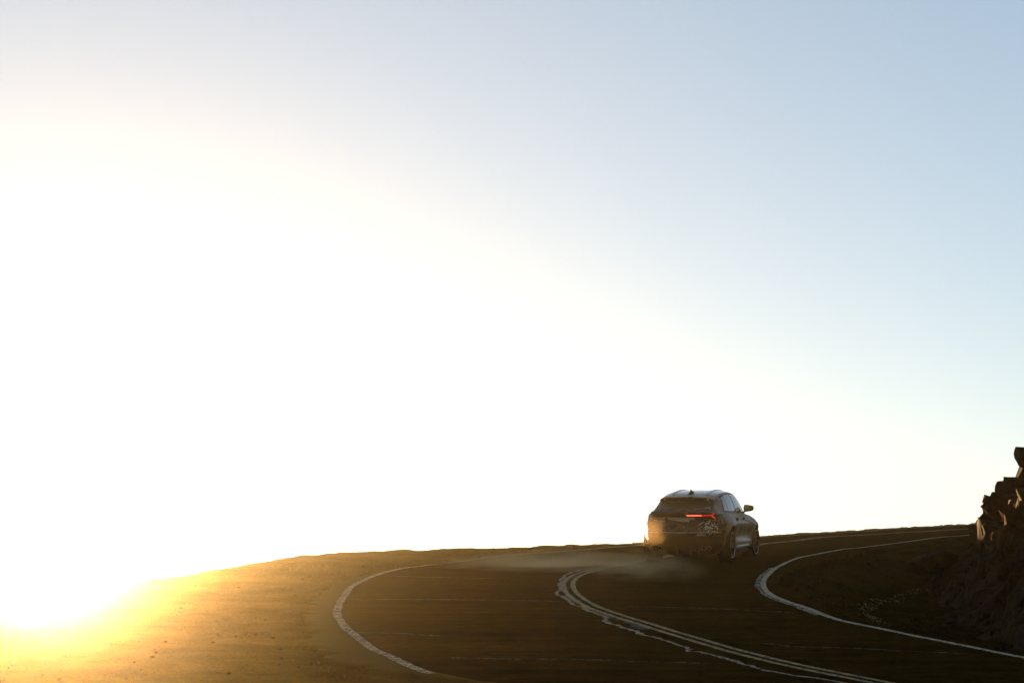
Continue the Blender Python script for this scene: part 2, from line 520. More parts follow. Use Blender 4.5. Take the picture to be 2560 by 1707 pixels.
# ------------------------------------------------------------------ rock outcrop beside the inside of the bend
def rock_surface(x, y):
    d = pdist(rock_base, x, y)
    d = np.where(inside(rock_poly, x, y), d, -d)
    d = d + 0.20*fbm(x*0.8, y*0.55, 0, 3, 101) + 0.10*fbm(x*2.2, y*1.6, 0, 2, 102)
    saw = y/2.3 + 0.45*fbm(x*0.5, y*0.3, 0, 2, 111)
    d = d + 0.70*((saw % 1.0) - 0.5)*sstep(-0.2, 1.2, d)
    prof = np.interp(d, [-1.2, -0.4, 0, 0.45, 0.9, 1.2, 1.42, 1.56, 1.8, 2.0, 2.15, 2.5, 3.0, 4.0, 7, 14, 40],
                        [-1.2, -0.62, -0.42, 0.10, 0.60, 0.98, 1.24, 1.55, 1.72, 1.95, 2.3, 2.9, 3.5, 4.2, 5.4, 6.8, 9])
    return prof, d
rx = axis(6.0, 12.6, 0.05, 5.2, 28, 1.25)
ry = axis(24.0, 59.0, 0.085, 6, 72, 1.25)
X, Y = np.meshgrid(rx, ry, indexing='ij')
x, y = X.ravel(), Y.ravel()
h, d = rock_surface(x, y)
# tilted layers split into blocks
tx = x*0.80 + 0.35*y + 0.25*h; ty = y*0.75 - 0.3*x; tz = h*0.9 - 0.55*x*0.7 + 0.12*y
wob = 0.25*fbm(x*1.1, y*1.1, h*1.1, 3, 120)
f1, f2, cid, fp = worley(tx*1.15 + wob, ty*0.62 + wob, tz*1.9 + wob, 130)
g1, g2, gid, gp_ = worley(tx*2.9 + wob, ty*1.7, tz*4.6 + wob, 140)
up = sstep(0.35, 1.3, d)
push = up*(0.34*(cid-0.5) + 0.42*fp - 0.16*sstep(0.12, 0.0, f2-f1)) + up*(0.13*(gid-0.5) + 0.26*gp_ - 0.05*sstep(0.12, 0.0, g2-g1))
push = push + 0.035*fbm(x*4.2, y*4.2, h*4.2, 4, 150)*sstep(-0.2, 0.8, d) + (0.06*fbm(x*1.6+y*0.7, y*0.3, h*0.5, 3, 151) + 0.07*fbm(x*4.0, y*3.0, h*4.0, 3, 152))*(1-up)
ux, uz = -0.80, 0.55
V = np.stack([x + push*ux, y - push*0.22, K*y + h + push*uz], 1)
rock = mesh('rock_outcrop', V, grid_faces(len(rx), len(ry)), M_ROCK, sharp=38)
tag(rock, 'dark fractured rock outcrop rising on the inside of the bend', 'rock')

def rock_chunk(seed, size, cuts=7):
    r = random.Random(seed)
    bm = bmesh.new()
    bmesh.ops.create_cube(bm, size=2.0)
    for k in range(cuts):
        nrm = Vector((r.uniform(-1, 1), r.uniform(-1, 1), r.uniform(-1, 1))).normalized()
        dd = r.uniform(0.80, 1.25)
        res = bmesh.ops.bisect_plane(bm, geom=bm.verts[:]+bm.edges[:]+bm.faces[:], plane_co=nrm*dd, plane_no=nrm, clear_outer=True)
        ed = [e for e in res['geom_cut'] if isinstance(e, bmesh.types.BMEdge)]
        if ed: bmesh.ops.holes_fill(bm, edges=[e for e in bm.edges if e.is_boundary], sides=0)
    bmesh.ops.bevel(bm, geom=bm.edges[:], offset=0.035, segments=1, affect='EDGES')
    bmesh.ops.triangulate(bm, faces=bm.faces[:])
    bmesh.ops.subdivide_edges(bm, edges=[e for e in bm.edges if e.calc_length() > 0.5], cuts=1)
    for v in bm.verts:
        nn = vnoise(v.co.x*2.3+seed, v.co.y*2.3, v.co.z*2.3, seed)
        v.co *= 1 + 0.07*float(nn)
        v.co = Vector((v.co.x*size[0], v.co.y*size[1], v.co.z*size[2]))
    me = bpy.data.meshes.new('rock_block')
    bm.to_mesh(me); bm.free()
    me.materials.append(M_ROCK)
    return me

def at_px(px, py, D):
    """point in space that the photo shows at a pixel, D metres out"""
    d = ray(px, py)
    t = D / d.y
    return Vector((d.x*t, d.y*t, EYE + d.z*t))

chunks = [rock_chunk(s, (1, 1, 1)) for s in range(200, 208)]
def block(px, py, D, size, rot, k):
    o = bpy.data.objects.new('rock_block', chunks[k % len(chunks)])
    C.objects.link(o)
    o.parent = rock
    o.location = at_px(px, py, D)
    o.rotation_euler = rot
    o.scale = size
    return o
for args in [(2514, 1219, 51.6, (0.16, 0.22, 0.15), (0.02, -0.03, 0.55), 1), (2567, 1146, 50.8, (0.17, 0.26, 0.20), (0.1, 0.30, 0.5), 2),
             (2566, 1192, 51.0, (0.16, 0.25, 0.20), (0.1, 0.2, 0.6), 3), (2545, 1216, 51.2, (0.16, 0.3, 0.18), (0.1, 0.1, 0.6), 4),
             (2500, 1262, 51.2, (0.18, 0.25, 0.24), (0.1, 0.25, 0.6), 5), (2474, 1300, 51.4, (0.20, 0.25, 0.22), (0.05, 0.3, 0.55), 6),
             (2540, 1270, 49.8, (0.22, 0.2, 0.16), (0.3, 0.5, 0.7), 7), (2530, 1330, 48.6, (0.20, 0.2, 0.22), (0.2, 0.6, 0.6), 0),
             (2450, 1345, 50.6, (0.24, 0.2, 0.14), (0.2, 0.6, 0.7), 2), (2500, 1380, 47.6, (0.26, 0.2, 0.15), (0.1, 0.6, 0.8), 4),
             (2545, 1420, 44.0, (0.24, 0.2, 0.16), (0.1, 0.5, 0.6), 5)]:
    block(*args)

# loose boulders at the foot of the outcrop
for k, (px, py, D, s, lab) in enumerate([
    (2318, 1410, 51.6, 0.30, 'rounded brown boulder half buried where the ditch meets the outcrop'),
    (2362, 1392, 51.0, 0.22, 'smaller brown boulder up the bank behind the rounded one'),
    (2486, 1330, 49.2, 0.20, 'upright rock slab leaning on the outcrop above the ditch')]):
    me = rock_chunk(300+k, (1, 1, 1), 22)
    o = link('boulder', me, None, None, at_px(px, py, D))
    o.scale = (s*1.1, s*1.3, s*0.75) if k < 2 else (s*0.6, s, s*1.6)
    o.rotation_euler = (0.2, -0.35, 0.5+k)
    tag(o, lab, 'boulder', 'loose boulders at the foot of the outcrop')

# ------------------------------------------------------------------ loose stones and gravel
ico = bmesh.new(); bmesh.ops.create_icosphere(ico, subdivisions=1, radius=1)
IV = np.array([v.co[:] for v in ico.verts]); IF = np.array([[v.index for v in f.verts] for f in ico.faces]); ico.free()
def scatter(name, pts, sizes, mat, label, sink=0.3):
    n = len(pts)
    z = K*pts[:, 1] + h_ground(pts[:, 0], pts[:, 1])
    jit = 1 + 0.35*(rng.random((n, len(IV), 1)) - 0.5)
    sc = sizes[:, None]*np.stack([rng.uniform(0.7, 1.4, n), rng.uniform(0.7, 1.4, n), rng.uniform(0.5, 0.95, n)], 1)
    v = IV[None]*jit*sc[:, None, :]
    v = v + np.stack([pts[:, 0], pts[:, 1], z + sizes*(0.5-sink)], 1)[:, None, :]
    f = IF[None] + (np.arange(n)*len(IV))[:, None, None]
    o = mesh(name, v.reshape(-1, 3), f.reshape(-1, 3), mat, smooth=False)
    return tag(o, label, kind='stuff')

cp = spline(crest[2:-1], 900)
k = rng.integers(0, 900, 1500)
p1 = cp[k] + rng.normal(0, 0.25, (1500, 2))
pts = rng.uniform((-9, 23), (4, 70), (9000, 2))
ok = inside(plateau, pts[:, 0], pts[:, 1]) & ~inside(road_poly, pts[:, 0], pts[:, 1]) & ~inside(bowl_poly, pts[:, 0], pts[:, 1])
p2 = pts[ok][:3200]
pts = np.vstack([p1, p2])
ok = ~inside(road_poly, pts[:, 0], pts[:, 1])
pts = pts[ok]
scatter('loose_stones', pts, 0.006 + 0.022*rng.random(len(pts))**5, M_STONE, 'small brown stones strewn over the outer dirt shoulder')
pts = rng.uniform((4, 24), (11, 62), (5000, 2))
ok = inside(bowl_poly, pts[:, 0], pts[:, 1]) & (pdist(inner_edge[::4], pts[:, 0], pts[:, 1]) > 0.1)
pts = pts[ok]
scatter('loose_stones', pts, 0.010 + 0.04*rng.random(len(pts))**6, M_ROCK, 'dark stones scattered in the inner ditch below the outcrop')
pts = rng.uniform((6.6, 24), (9.2, 54), (2600, 2))
hh, dd = rock_surface(pts[:, 0], pts[:, 1])
ok = (dd > -0.4) & (dd < 0.95)
pts = pts[ok]; hh = hh[ok]
n = len(pts); sz = 0.015 + 0.07*rng.random(n)**4
vv = IV[None]*(1 + 0.4*(rng.random((n, len(IV), 1))-0.5))*sz[:, None, None] + np.stack([pts[:, 0], pts[:, 1], K*pts[:, 1] + hh + 0.2*sz], 1)[:, None, :]
ff = IF[None] + (np.arange(n)*len(IV))[:, None, None]
tag(mesh('scree_stones', vv.reshape(-1, 3), ff.reshape(-1, 3), M_ROCK, smooth=False), 'broken stones lying on the bank below the outcrop', kind='stuff')
vein = spline(px_curve([(2300, 1418), (2241, 1434), (2187, 1458), (2160, 1478), (2157, 1498), (2174, 1518), (2195, 1540)]), 300)
k = rng.integers(0, 300, 900)
pts = vein[k] + rng.normal(0, 1, (900, 2))*np.array([0.06, 0.25])
scatter('pale_gravel', pts, 0.006 + 0.012*rng.random(900)**2, M_GRAVEL, 'trail of pale gravel washed down the ditch below the outcrop')

# ------------------------------------------------------------------ the car
def wrap_material():
    """brown and black camouflage wrap, satin, with pale flecks and gold patches towards the tail"""
    m, nt, b = new_mat('camouflage_wrap')
    v = coords(nt)
    n1 = noise(nt, coords(nt, (0.9, 0.9, 1.7)), 2.6, 1.5, 0.4)
    n2 = noise(nt, coords(nt, (0.8, 0.8, 1.5)), 4.3, 1.0, 0.4)
    c = ramp(nt, n1, [(0.0, (0.006, 0.003, 0.001)), (0.40, (0.009, 0.005, 0.002)), (0.46, (0.085, 0.036, 0.006)), (0.54, (0.008, 0.004, 0.0015)), (0.60, (0.13, 0.070, 0.015))], 'CONSTANT')
    patch = ramp(nt, n2, [(0.0, (0, 0, 0)), (0.60, (1, 1, 1))], 'CONSTANT')
    c = mix(nt, patch, c, (0.026, 0.011, 0.0025))
    vo = node(nt, 'ShaderNodeTexVoronoi'); vo.inputs['Scale'].default_value = 26
    nt.links.new(v, vo.inputs['Vector'])
    dots = ramp(nt, vo.outputs['Distance'], [(0.0, (1, 1, 1)), (0.33, (0, 0, 0))], 'CONSTANT')
    zone = ramp(nt, noise(nt, v, 2.1, 2), [(0.0, (0, 0, 0)), (0.52, (1, 1, 1))], 'CONSTANT')
    tc = node(nt, 'ShaderNodeTexCoord'); sp = node(nt, 'ShaderNodeSeparateXYZ')
    nt.links.new(tc.outputs['Object'], sp.inputs[0])
    rear = node(nt, 'ShaderNodeMath', operation='LESS_THAN'); rear.inputs[1].default_value = -1.70
    wv = node(nt, 'ShaderNodeMath', operation='MULTIPLY_ADD'); wv.inputs[1].default_value = 0.7
    nt.links.new(n2, wv.inputs[0]); nt.links.new(sp.outputs['Y'], wv.inputs[2])
    nt.links.new(wv.outputs[0], rear.inputs[0])
    low = node(nt, 'ShaderNodeMath', operation='LESS_THAN'); low.inputs[1].default_value = 0.98
    nt.links.new(sp.outputs['Z'], low.inputs[0])
    f = node(nt, 'ShaderNodeMath', operation='MULTIPLY'); nt.links.new(rear.outputs[0], f.inputs[0]); nt.links.new(low.outputs[0], f.inputs[1])
    f2 = mix(nt, 1.0, f.outputs[0], dots, 'MULTIPLY'); f3 = mix(nt, 1.0, f2, zone, 'MULTIPLY')
    side = ramp(nt, n1, [(0.0, (0.19, 0.130, 0.055)), (0.45, (0.15, 0.100, 0.040)), (0.60, (0.24, 0.175, 0.080))])
    c = mix(nt, rear.outputs[0], side, c)
    c = mix(nt, f3, c, (0.34, 0.28, 0.18))
    nt.links.new(c, b.inputs['Base Color'])
    b.inputs['Roughness'].default_value = 0.42
    b.inputs['Specular IOR Level'].default_value = 0.16
    b.inputs['Coat Weight'].default_value = 0.08
    b.inputs['Coat Roughness'].default_value = 0.16
    return m
M_WRAP = wrap_material()
M_BLACK = simple('black_trim', (0.008, 0.005, 0.003), 0.5, spec=0.2)
M_GLOSS = simple('gloss_black_roof', (0.008, 0.008, 0.009), 0.10, spec=0.6, coat=0.6)
M_GLASS = simple('dark_glass', (0.012, 0.012, 0.010), 0.04, spec=0.75)
M_RGLASS = simple('brown_reflection_glass', (0.030, 0.018, 0.004), 0.3, spec=0.2)  # brown reflection of the road put into the glass colour
M_TYRE = simple('tyre_rubber', (0.010, 0.007, 0.005), 0.95, spec=0.05)
M_RIM = simple('dark_alloy', (0.006, 0.004, 0.003), 0.5, spec=0.04)
M_LIP = simple('bright_alloy', (0.30, 0.26, 0.22), 0.3, metal=1.0)
M_CHROME = simple('polished_sill', (0.80, 0.80, 0.80), 0.12, metal=1.0)
M_SATIN = simple('satin_sill', (0.30, 0.20, 0.10), 0.38, metal=0.3)
M_LAMP = simple('lit_brake_bar', (0.5, 0.02, 0.01), 0.3, emit=(1.0, 0.11, 0.075), estr=0.46)
M_LAMP2 = simple('lit_tail_lamp', (0.5, 0.01, 0.01), 0.3, emit=(1.0, 0.025, 0.012), estr=0.20)
M_LAMPOFF = simple('dark_lamp_lens', (0.05, 0.008, 0.004), 0.12, spec=0.6)
M_PRINT = simple('pale_print', (0.60, 0.46, 0.27), 0.5)
M_WHITE_MARKS = simple('white_print_and_glint', (0.55, 0.50, 0.42), 0.5)

car = bpy.data.objects.new('sport_utility_car', None)
C.objects.link(car)
tag(car, 'dark camouflage wrapped fastback sport utility car driving away with its brake light lit', 'car')
HEAD = R(16.0)
ra = Vector((4.05, 55.24))                                  # middle of the rear axle, in plan
ctr = ra + Vector((math.sin(HEAD), math.cos(HEAD)))*1.5
tilt = Matrix.Rotation(SLOPE, 4, 'X')
car.matrix_world = Matrix.Translation((ctr.x, ctr.y, K*ctr.y)) @ tilt @ Matrix.Rotation(-HEAD, 4, 'Z')

TZ = np.array([0.22, 0.30, 0.42, 0.55, 0.64, 0.70, 0.80, 0.90, 0.98, 1.05, 1.10, 1.14, 1.17])
TW = np.array([0.84, 0.92, 0.955, 0.952, 0.955, 0.962, 0.975, 0.982, 0.972, 0.945, 0.90, 0.86, 0.80])
TR = np.array([2.20, 2.30, 2.40, 2.47, 2.50, 2.505, 2.47, 2.43, 2.41, 2.43, 2.455, 2.45, 2.36])
TF = np.array([2.28, 2.40, 2.52, 2.56, 2.57, 2.56, 2.52, 2.44, 2.36, 2.27, 2.18, 2.08, 1.95])
NEXP = 5.2
def z_top(y):
    return np.interp(y, [-2.6, -2.0, -1.5, -0.6, 0.4, 1.2, 1.8, 2.3, 2.6], [1.165, 1.15, 1.145, 1.115, 1.095, 1.065, 1.03, 0.94, 0.86])
def zmap(t, y):
    """nominal level t (0.22..1.17) to real height at y"""
    zt = z_top(y)
    return np.where(t < 0.6, t, 0.6 + (t-0.6)*(zt-0.6)/(1.17-0.6))
def zinv(z, y):
    zt = z_top(y)
    return np.where(z < 0.6, z, 0.6 + (z-0.6)*(1.17-0.6)/(zt-0.6))
def flare(t, y):
    g = np.exp(-((y+1.5)/0.52)**4) * 0.045 + np.exp(-((y-1.5)/0.52)**4) * 0.040
    dent = -0.040*np.exp(-((y-0.05)/0.95)**4)*np.exp(-((t-0.58)/0.16)**2)
    return g*np.exp(-((t-0.78)/0.30)**2) + dent
def bodyx(t, y):
    W = np.interp(t, TZ, TW)
    L = np.where(y < 0, np.interp(t, TZ, TR), np.interp(t, TZ, TF))
    q = np.clip(1-(np.abs(y)/L)**NEXP, 0, 1)**(1/NEXP)
    return (W + flare(t, y))*q
def side_x(y, z): return bodyx(zinv(np.asarray(z, float), np.asarray(y, float)), np.asarray(y, float))
def rear_y(x, z):
    t = zinv(np.asarray(z, float), np.full(np.shape(z), -2.4))
    W = np.interp(t, TZ, TW)
    L = np.interp(t, TZ, TR)
    return -L*np.clip(1-np.clip(np.abs(x)/W, 0, 0.999)**NEXP, 0, 1)**(1/NEXP)

# lower body: closed plan loops stacked in height
NT, NS = 44, 56
ts = np.unique(np.concatenate([np.linspace(0.22, 1.17, NT-1), [0.62]]))
NT = len(ts)
ang = np.linspace(-math.pi/2, math.pi/2, NS*2-1)
loop_s = np.sign(np.sin(ang))*np.abs(np.sin(ang))**(2/NEXP*1.0)
cosn = np.abs(np.cos(ang))**(2/NEXP)
verts = []
for t in ts:
    W = float(np.interp(t, TZ, TW)); Lr = float(np.interp(t, TZ, TR)); Lf = float(np.interp(t, TZ, TF))
    yy = np.where(loop_s < 0, loop_s*Lr, loop_s*Lf)
    xx = (W + flare(t, yy))*cosn
    zz = zmap(t, yy)
    right = np.stack([xx, yy, zz], 1)
    left = np.stack([-xx[1:-1], yy[1:-1], zz[1:-1]], 1)[::-1]
    verts.append(np.vstack([right, left]))
NL = len(verts[0])
V = np.vstack(verts)
F = []
for i in range(NT-1):
    for j in range(NL):
        a, b_ = i*NL+j, i*NL+(j+1) % NL
        F.append((a, b_, b_+NL, a+NL))
# crowned top and flat underside
nr = NS*2-1
def cap(level, crown):
    global V, F
    off = level*NL
    rows = []
    newv = []
    m = 9
    for j in range(1, nr-1):
        r_ = V[off+j]; l_ = V[off+NL-j]
        row = [off+j]
        for q in range(1, m):
            s = q/m
            p = r_*(1-s)+l_*s
            w = 1-(2*s-1)**2
            fade = min(1.0, (1-abs(p[1])/2.5)*4) if True else 1
            newv.append((p[0], p[1], p[2]+crown*w*max(0, fade)))
            row.append(len(V)+len(newv)-1)
        row.append(off+NL-j)
        rows.append(row)
    F0 = []
    for a, b_ in zip(rows[:-1], rows[1:]):
        for q in range(m):
            F0.append((a[q], a[q+1], b_[q+1], b_[q]))
    first, last = rows[0], rows[-1]
    for q in range(m):
        F0.append((off, first[q+1], first[q]))
        F0.append((off+nr-1, last[q], last[q+1]))
    V = np.vstack([V, newv])
    if level == 0: F0 = [f[::-1] for f in F0]
    F += F0
cap(NT-1, 0.045)
cap(0, 0.0)
tmp = mesh('body', V, F, None, smooth=True)
bm = bmesh.new(); bm.from_mesh(tmp.data)
bmesh.ops.remove_doubles(bm, verts=bm.verts, dist=1e-4)
bmesh.ops.recalc_face_normals(bm, faces=bm.faces)
bm.to_mesh(tmp.data); bm.free()

AXR, AXF, WR, ARCH = -1.5, 1.5, 0.395, 0.445
cutters = []
for ya in (AXR, AXF):
    for s in (-1, 1):
        bm = bmesh.new()
        bmesh.ops.create_cone(bm, cap_ends=True, segments=56, radius1=ARCH, radius2=ARCH, depth=0.6,
                              matrix=Matrix.Translation((s*0.93, ya, 0.40)) @ Matrix.Rotation(math.pi/2, 4, 'Y'))
        me = bpy.data.meshes.new('cutter'); bm.to_mesh(me); bm.free()
        c = bpy.data.objects.new('cutter', me); C.objects.link(c); cutters.append(c)
        md = tmp.modifiers.new('cut', 'BOOLEAN'); md.operation = 'DIFFERENCE'; md.object = c; md.solver = 'EXACT'
dg = bpy.context.evaluated_depsgraph_get()
cut_me = bpy.data.meshes.new_from_object(tmp.evaluated_get(dg))
for c in cutters + [tmp]:
    me = c.data; bpy.data.objects.remove(c); bpy.data.meshes.remove(me)

def body_part(name, test, mat):
    """the faces of the cut body whose middle passes the test, as a mesh of its own"""
    me = cut_me.copy(); me.name = name
    bm = bmesh.new(); bm.from_mesh(me)
    kill = [f for f in bm.faces if not test(f.calc_center_median(), f.normal)]
    bmesh.ops.delete(bm, geom=kill, context='FACES')
    bm.to_mesh(me); bm.free()
    me.polygons.foreach_set('use_smooth', [True]*len(me.polygons))
    me.set_sharp_from_angle(angle=R(32))
    me.materials.clear()
    return link(name, me, mat, car)
def in_well(c):
    return any(abs((c.y-a)**2+(c.z-0.40)**2) < (ARCH+0.004)**2 for a in (AXR, AXF)) and abs(c.x) < 0.99
is_diff = lambda c, n: (c.z < 0.62 and c.y < -1.98) and not in_well(c)
is_under = lambda c, n: in_well(c) or (c.z < 0.30 and not is_diff(c, n))
is_front = lambda c: abs(c.x) > 0.70 and 0.475 < c.z < float(z_top(c.y))-0.012 and -0.29 < c.y < 0.985 and not in_well(c)
is_back = lambda c: abs(c.x) > 0.70 and 0.475 < c.z < float(z_top(c.y))-0.012 and -1.00 < c.y <= -0.29 and not in_well(c)
is_hood = lambda c: c.z > float(z_top(c.y))-0.02 and c.y > 1.0 and abs(c.x) < 0.80
is_gate = lambda c: c.y < -2.15 and abs(c.x) < 0.63 and c.z > 0.93
taken = lambda c: is_front(c) or is_back(c) or is_hood(c) or is_gate(c)
body_part('body', lambda c, n: not is_diff(c, n) and not is_under(c, n) and not taken(c), M_WRAP)
body_part('rear_diffuser', is_diff, M_BLACK)
body_part('underbody', lambda c, n: is_under(c, n) and not taken(c), M_BLACK)
body_part('bonnet', lambda c, n: is_hood(c), M_WRAP)
body_part('tailgate', lambda c, n: is_gate(c), M_WRAP)
doors = {}
for s_ in (1, -1):
    doors[s_, 0] = body_part('door', lambda c, n: is_front(c) and c.x*s_ > 0, M_WRAP)
    doors[s_, 1] = body_part('door', lambda c, n: is_back(c) and c.x*s_ > 0, M_WRAP)

# greenhouse: sections along the car
def roof_z(y): return np.interp(y, GY, GZ)
GY0 = np.array([-2.36, -2.15, -1.95, -1.75, -1.55, -1.3, -1.0, -0.6, -0.2, 0.2, 0.5, 0.8, 1.1, 1.4, 1.58])
GZ0 = np.array([1.165, 1.255, 1.345, 1.43, 1.505, 1.562, 1.603, 1.630, 1.638, 1.622, 1.590, 1.505, 1.355, 1.185, 1.07])
GY = np.linspace(GY0[0], GY0[-1], 90)
zz = np.interp(GY, GY0, GZ0)
kk = np.exp(-0.5*(np.arange(-6, 7)/2.4)**2); kk /= kk.sum()
GZ = np.convolve(np.concatenate([[zz[0]]*6, zz, [zz[-1]]*6]), kk, 'valid')
GZ[0] = zz[0]; GZ[-1] = zz[-1]
def belt_w(y): return np.interp(y, [-2.36, -2.1, -1.7, -1.2, -0.6, 0.2, 0.8, 1.3, 1.58], [0.72, 0.765, 0.80, 0.825, 0.845, 0.85, 0.835, 0.78, 0.70])
def base_z(y): return z_top(y) - 0.03
QX = np.array([1.0, 0.955, 0.90, 0.835, 0.76, 0.67, 0.52, 0.30, 0.0])
QZ = np.array([0.0, 0.24, 0.47, 0.70, 0.86, 0.94, 0.978, 0.995, 1.0])
qs = np.linspace(0, 1, 34)
arc = np.concatenate([[0], np.cumsum(np.hypot(np.diff(QX)*0.8, np.diff(QZ)*0.45))]); arc /= arc[-1]
def cr(xp, fp, x):
    o = spline(np.stack([xp, fp], 1), 300); return np.interp(x, o[:, 0], o[:, 1])
def gsec(y, s):
    """point of the greenhouse skin, s = 0 at the belt to 1 on the centre line"""
    x = cr(arc, QX, s)*belt_w(y)
    lean = 1 - 0.10*sstep(-1.2, -2.2, y)*0
    z = base_z(y) + cr(arc, QZ, s)*(roof_z(y)-base_z(y))
    return x*lean, z
QXs, QZs = cr(arc, QX, qs), cr(arc, QZ, qs)
verts = []
for y in GY:
    bw, bz, rz = float(belt_w(y)), float(base_z(y)), float(roof_z(y))
    x = QXs*bw; z = bz + QZs*(rz-bz)
    rr = np.stack([x, np.full_like(x, y), z], 1)
    ll = rr[:-1][::-1].copy(); ll[:, 0] *= -1
    verts.append(np.vstack([rr, ll]))
GN = len(verts[0])
GF = grid_faces(len(GY), GN)
gh = mesh('cabin', np.vstack(verts), GF, M_WRAP, car, sharp=35)

def gx_at(y, z):
    q = np.clip((z-base_z(y))/np.maximum(roof_z(y)-base_z(y), 1e-3), 0, 1)
    return np.interp(q, QZs, QXs)*belt_w(y)

def panel(name, pts, mat, thick=0.006, parent=None):
    """a thin panel from a grid of points (nu, nv, 3), lifted along its own normals and closed at its rim"""
    P = np.array(pts, float)
    du = np.gradient(P, axis=0); dv = np.gradient(P, axis=1)
    nn = np.cross(du, dv); nn /= np.linalg.norm(nn, axis=2)[..., None]+1e-9
    cen = np.array([0, 0, 0.7])
    if ((P-cen)*nn).sum() < 0: nn = -nn
    top = P + nn*thick
    bot = P - nn*0.006
    nu, nv = P.shape[:2]
    v = np.vstack([top.reshape(-1, 3), bot.reshape(-1, 3)])
    f = grid_faces(nu, nv)
    o = nu*nv
    rim = [i*nv for i in range(nu)] + [(nu-1)*nv+j for j in range(1, nv)] + [i*nv+nv-1 for i in range(nu-2, -1, -1)] + [j for j in range(nv-2, 0, -1)]
    f = f + [(rim[i], rim[(i+1) % len(rim)], rim[(i+1) % len(rim)]+o, rim[i]+o) for i in range(len(rim))]
    ob = mesh(name, v, f, mat, parent or car, sharp=40)
    bm = bmesh.new(); bm.from_mesh(ob.data); bmesh.ops.recalc_face_normals(bm, faces=bm.faces)
    # make sure the shown side points outwards
    s = sum(f_.normal.dot(f_.calc_center_median()-Vector(cen)) for f_ in bm.faces)
    if s < 0: bmesh.ops.reverse_faces(bm, faces=bm.faces)
    bm.to_mesh(ob.data); bm.free()
    return ob

# roof panel, ribs, rear glass, windscreen
def roof_grid(y0, y1, f0, f1, ny=24, nx=21):
    """rectangle on the greenhouse top: f is the half width fraction of the belt width"""
    out = []
    for y in np.linspace(y0, y1, ny):
        fr = np.interp(y, [min(y0, y1), max(y0, y1)], [f0, f1])
        x = np.linspace(-fr, fr, nx)*belt_w(y)
        z = base_z(y) + np.interp(np.abs(x)/belt_w(y), QXs[::-1], QZs[::-1])*(roof_z(y)-base_z(y))
        out.append(np.stack([x, np.full(nx, y), z], 1))
    return np.array(out)
panel('roof', roof_grid(-1.50, 0.45, 0.72, 0.74), M_GLOSS, 0.004)
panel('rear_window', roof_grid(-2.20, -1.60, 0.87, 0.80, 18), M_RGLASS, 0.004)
panel('windscreen', roof_grid(0.56, 1.42, 0.78, 0.86, 20), M_GLASS, 0.004)
for s in (-1, 1):
    g = []
    for y in np.linspace(-1.45, 0.40, 24):
        row = []
        for dx, dz in ((-0.035, 0), (-0.014, 0.022), (0.014, 0.022), (0.035, 0)):
            x = s*0.40 + dx
            z = base_z(y) + np.interp(abs(x)/belt_w(y), QXs[::-1], QZs[::-1])*(roof_z(y)-base_z(y))
            row.append((x, y, z+dz+0.002))
        g.append(row)
    panel('roof_rib', g, M_GLOSS, 0.003)

# side glass: front door, rear door and quarter panes, each with a thin trim
def side_pane(name, y_bot0, y_bot1, y_top0, y_top1, q0, q1, s, mat=M_GLASS, thick=0.004, ny=16, nq=9):
    g = []
    for a in np.linspace(0, 1, ny):
        row = []
        for b_ in np.linspace(0, 1, nq):
            y = (y_bot0*(1-a)+y_bot1*a)*(1-b_) + (y_top0*(1-a)+y_top1*a)*b_
            q = q0 + (q1-q0)*b_
            bz, rz = base_z(y), roof_z(y)
            z = bz + q*(rz-bz)
            row.append((s*gx_at(y, z), y, z))
        g.append(row)
    return panel(name, g, mat, thick)
for s in (-1, 1):
    side_pane('window_trim', -1.56, 1.16, -1.30, 0.48, 0.07, 0.86, s, M_BLACK, 0.003, 40)
    side_pane('side_window', -0.24, 1.08, -0.30, 0.40, 0.12, 0.82, s, M_GLASS, 0.007, 26)
    side_pane('side_window', -1.08, -0.31, -0.98, -0.37, 0.12, 0.82, s, M_GLASS, 0.007, 18)
    side_pane('side_window', -1.46, -1.12, -1.25, -1.02, 0.12, 0.78, s, M_GLASS, 0.007, 10)

# spoiler over the rear glass
def loft(name, secs, mat, parent=None, sharp=30, caps=True):
    A = np.array(secs, float)
    nu, nv = A.shape[:2]
    f = []
    for i in range(nu-1):
        for j in range(nv):
            f.append((i*nv+j, (i+1)*nv+j, (i+1)*nv+(j+1) % nv, i*nv+(j+1) % nv))
    if caps:
        f.append(tuple(range(nv))[::-1]); f.append(tuple((nu-1)*nv+j for j in range(nv)))
    o = mesh(name, A.reshape(-1, 3), f, mat, parent or car, sharp=sharp)
    bm = bmesh.new(); bm.from_mesh(o.data); bmesh.ops.recalc_face_normals(bm, faces=bm.faces); bm.to_mesh(o.data); bm.free()
    return o
secs = []
for x in np.linspace(-0.62, 0.62, 25):
    e = (abs(x)/0.62)
    dz = -0.012*e**2 - 0.05*e**8
    yb = -1.92 + 0.10*e**2
    secs.append([(x, -1.45, 1.535+dz), (x, -1.65, 1.515+dz), (x, yb, 1.487+dz), (x, yb-0.012, 1.474+dz), (x, yb+0.01, 1.462+dz), (x, -1.62, 1.45+dz)])
loft('spoiler', secs, M_WRAP)
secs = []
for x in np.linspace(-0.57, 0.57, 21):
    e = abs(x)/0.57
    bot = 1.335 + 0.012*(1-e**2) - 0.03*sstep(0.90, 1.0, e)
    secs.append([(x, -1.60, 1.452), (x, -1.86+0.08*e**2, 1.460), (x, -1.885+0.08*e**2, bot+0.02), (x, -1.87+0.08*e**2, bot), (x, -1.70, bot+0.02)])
loft('spoiler_underside_shade', secs, M_BLACK)  # black slab for the underside and the shade on the glass below
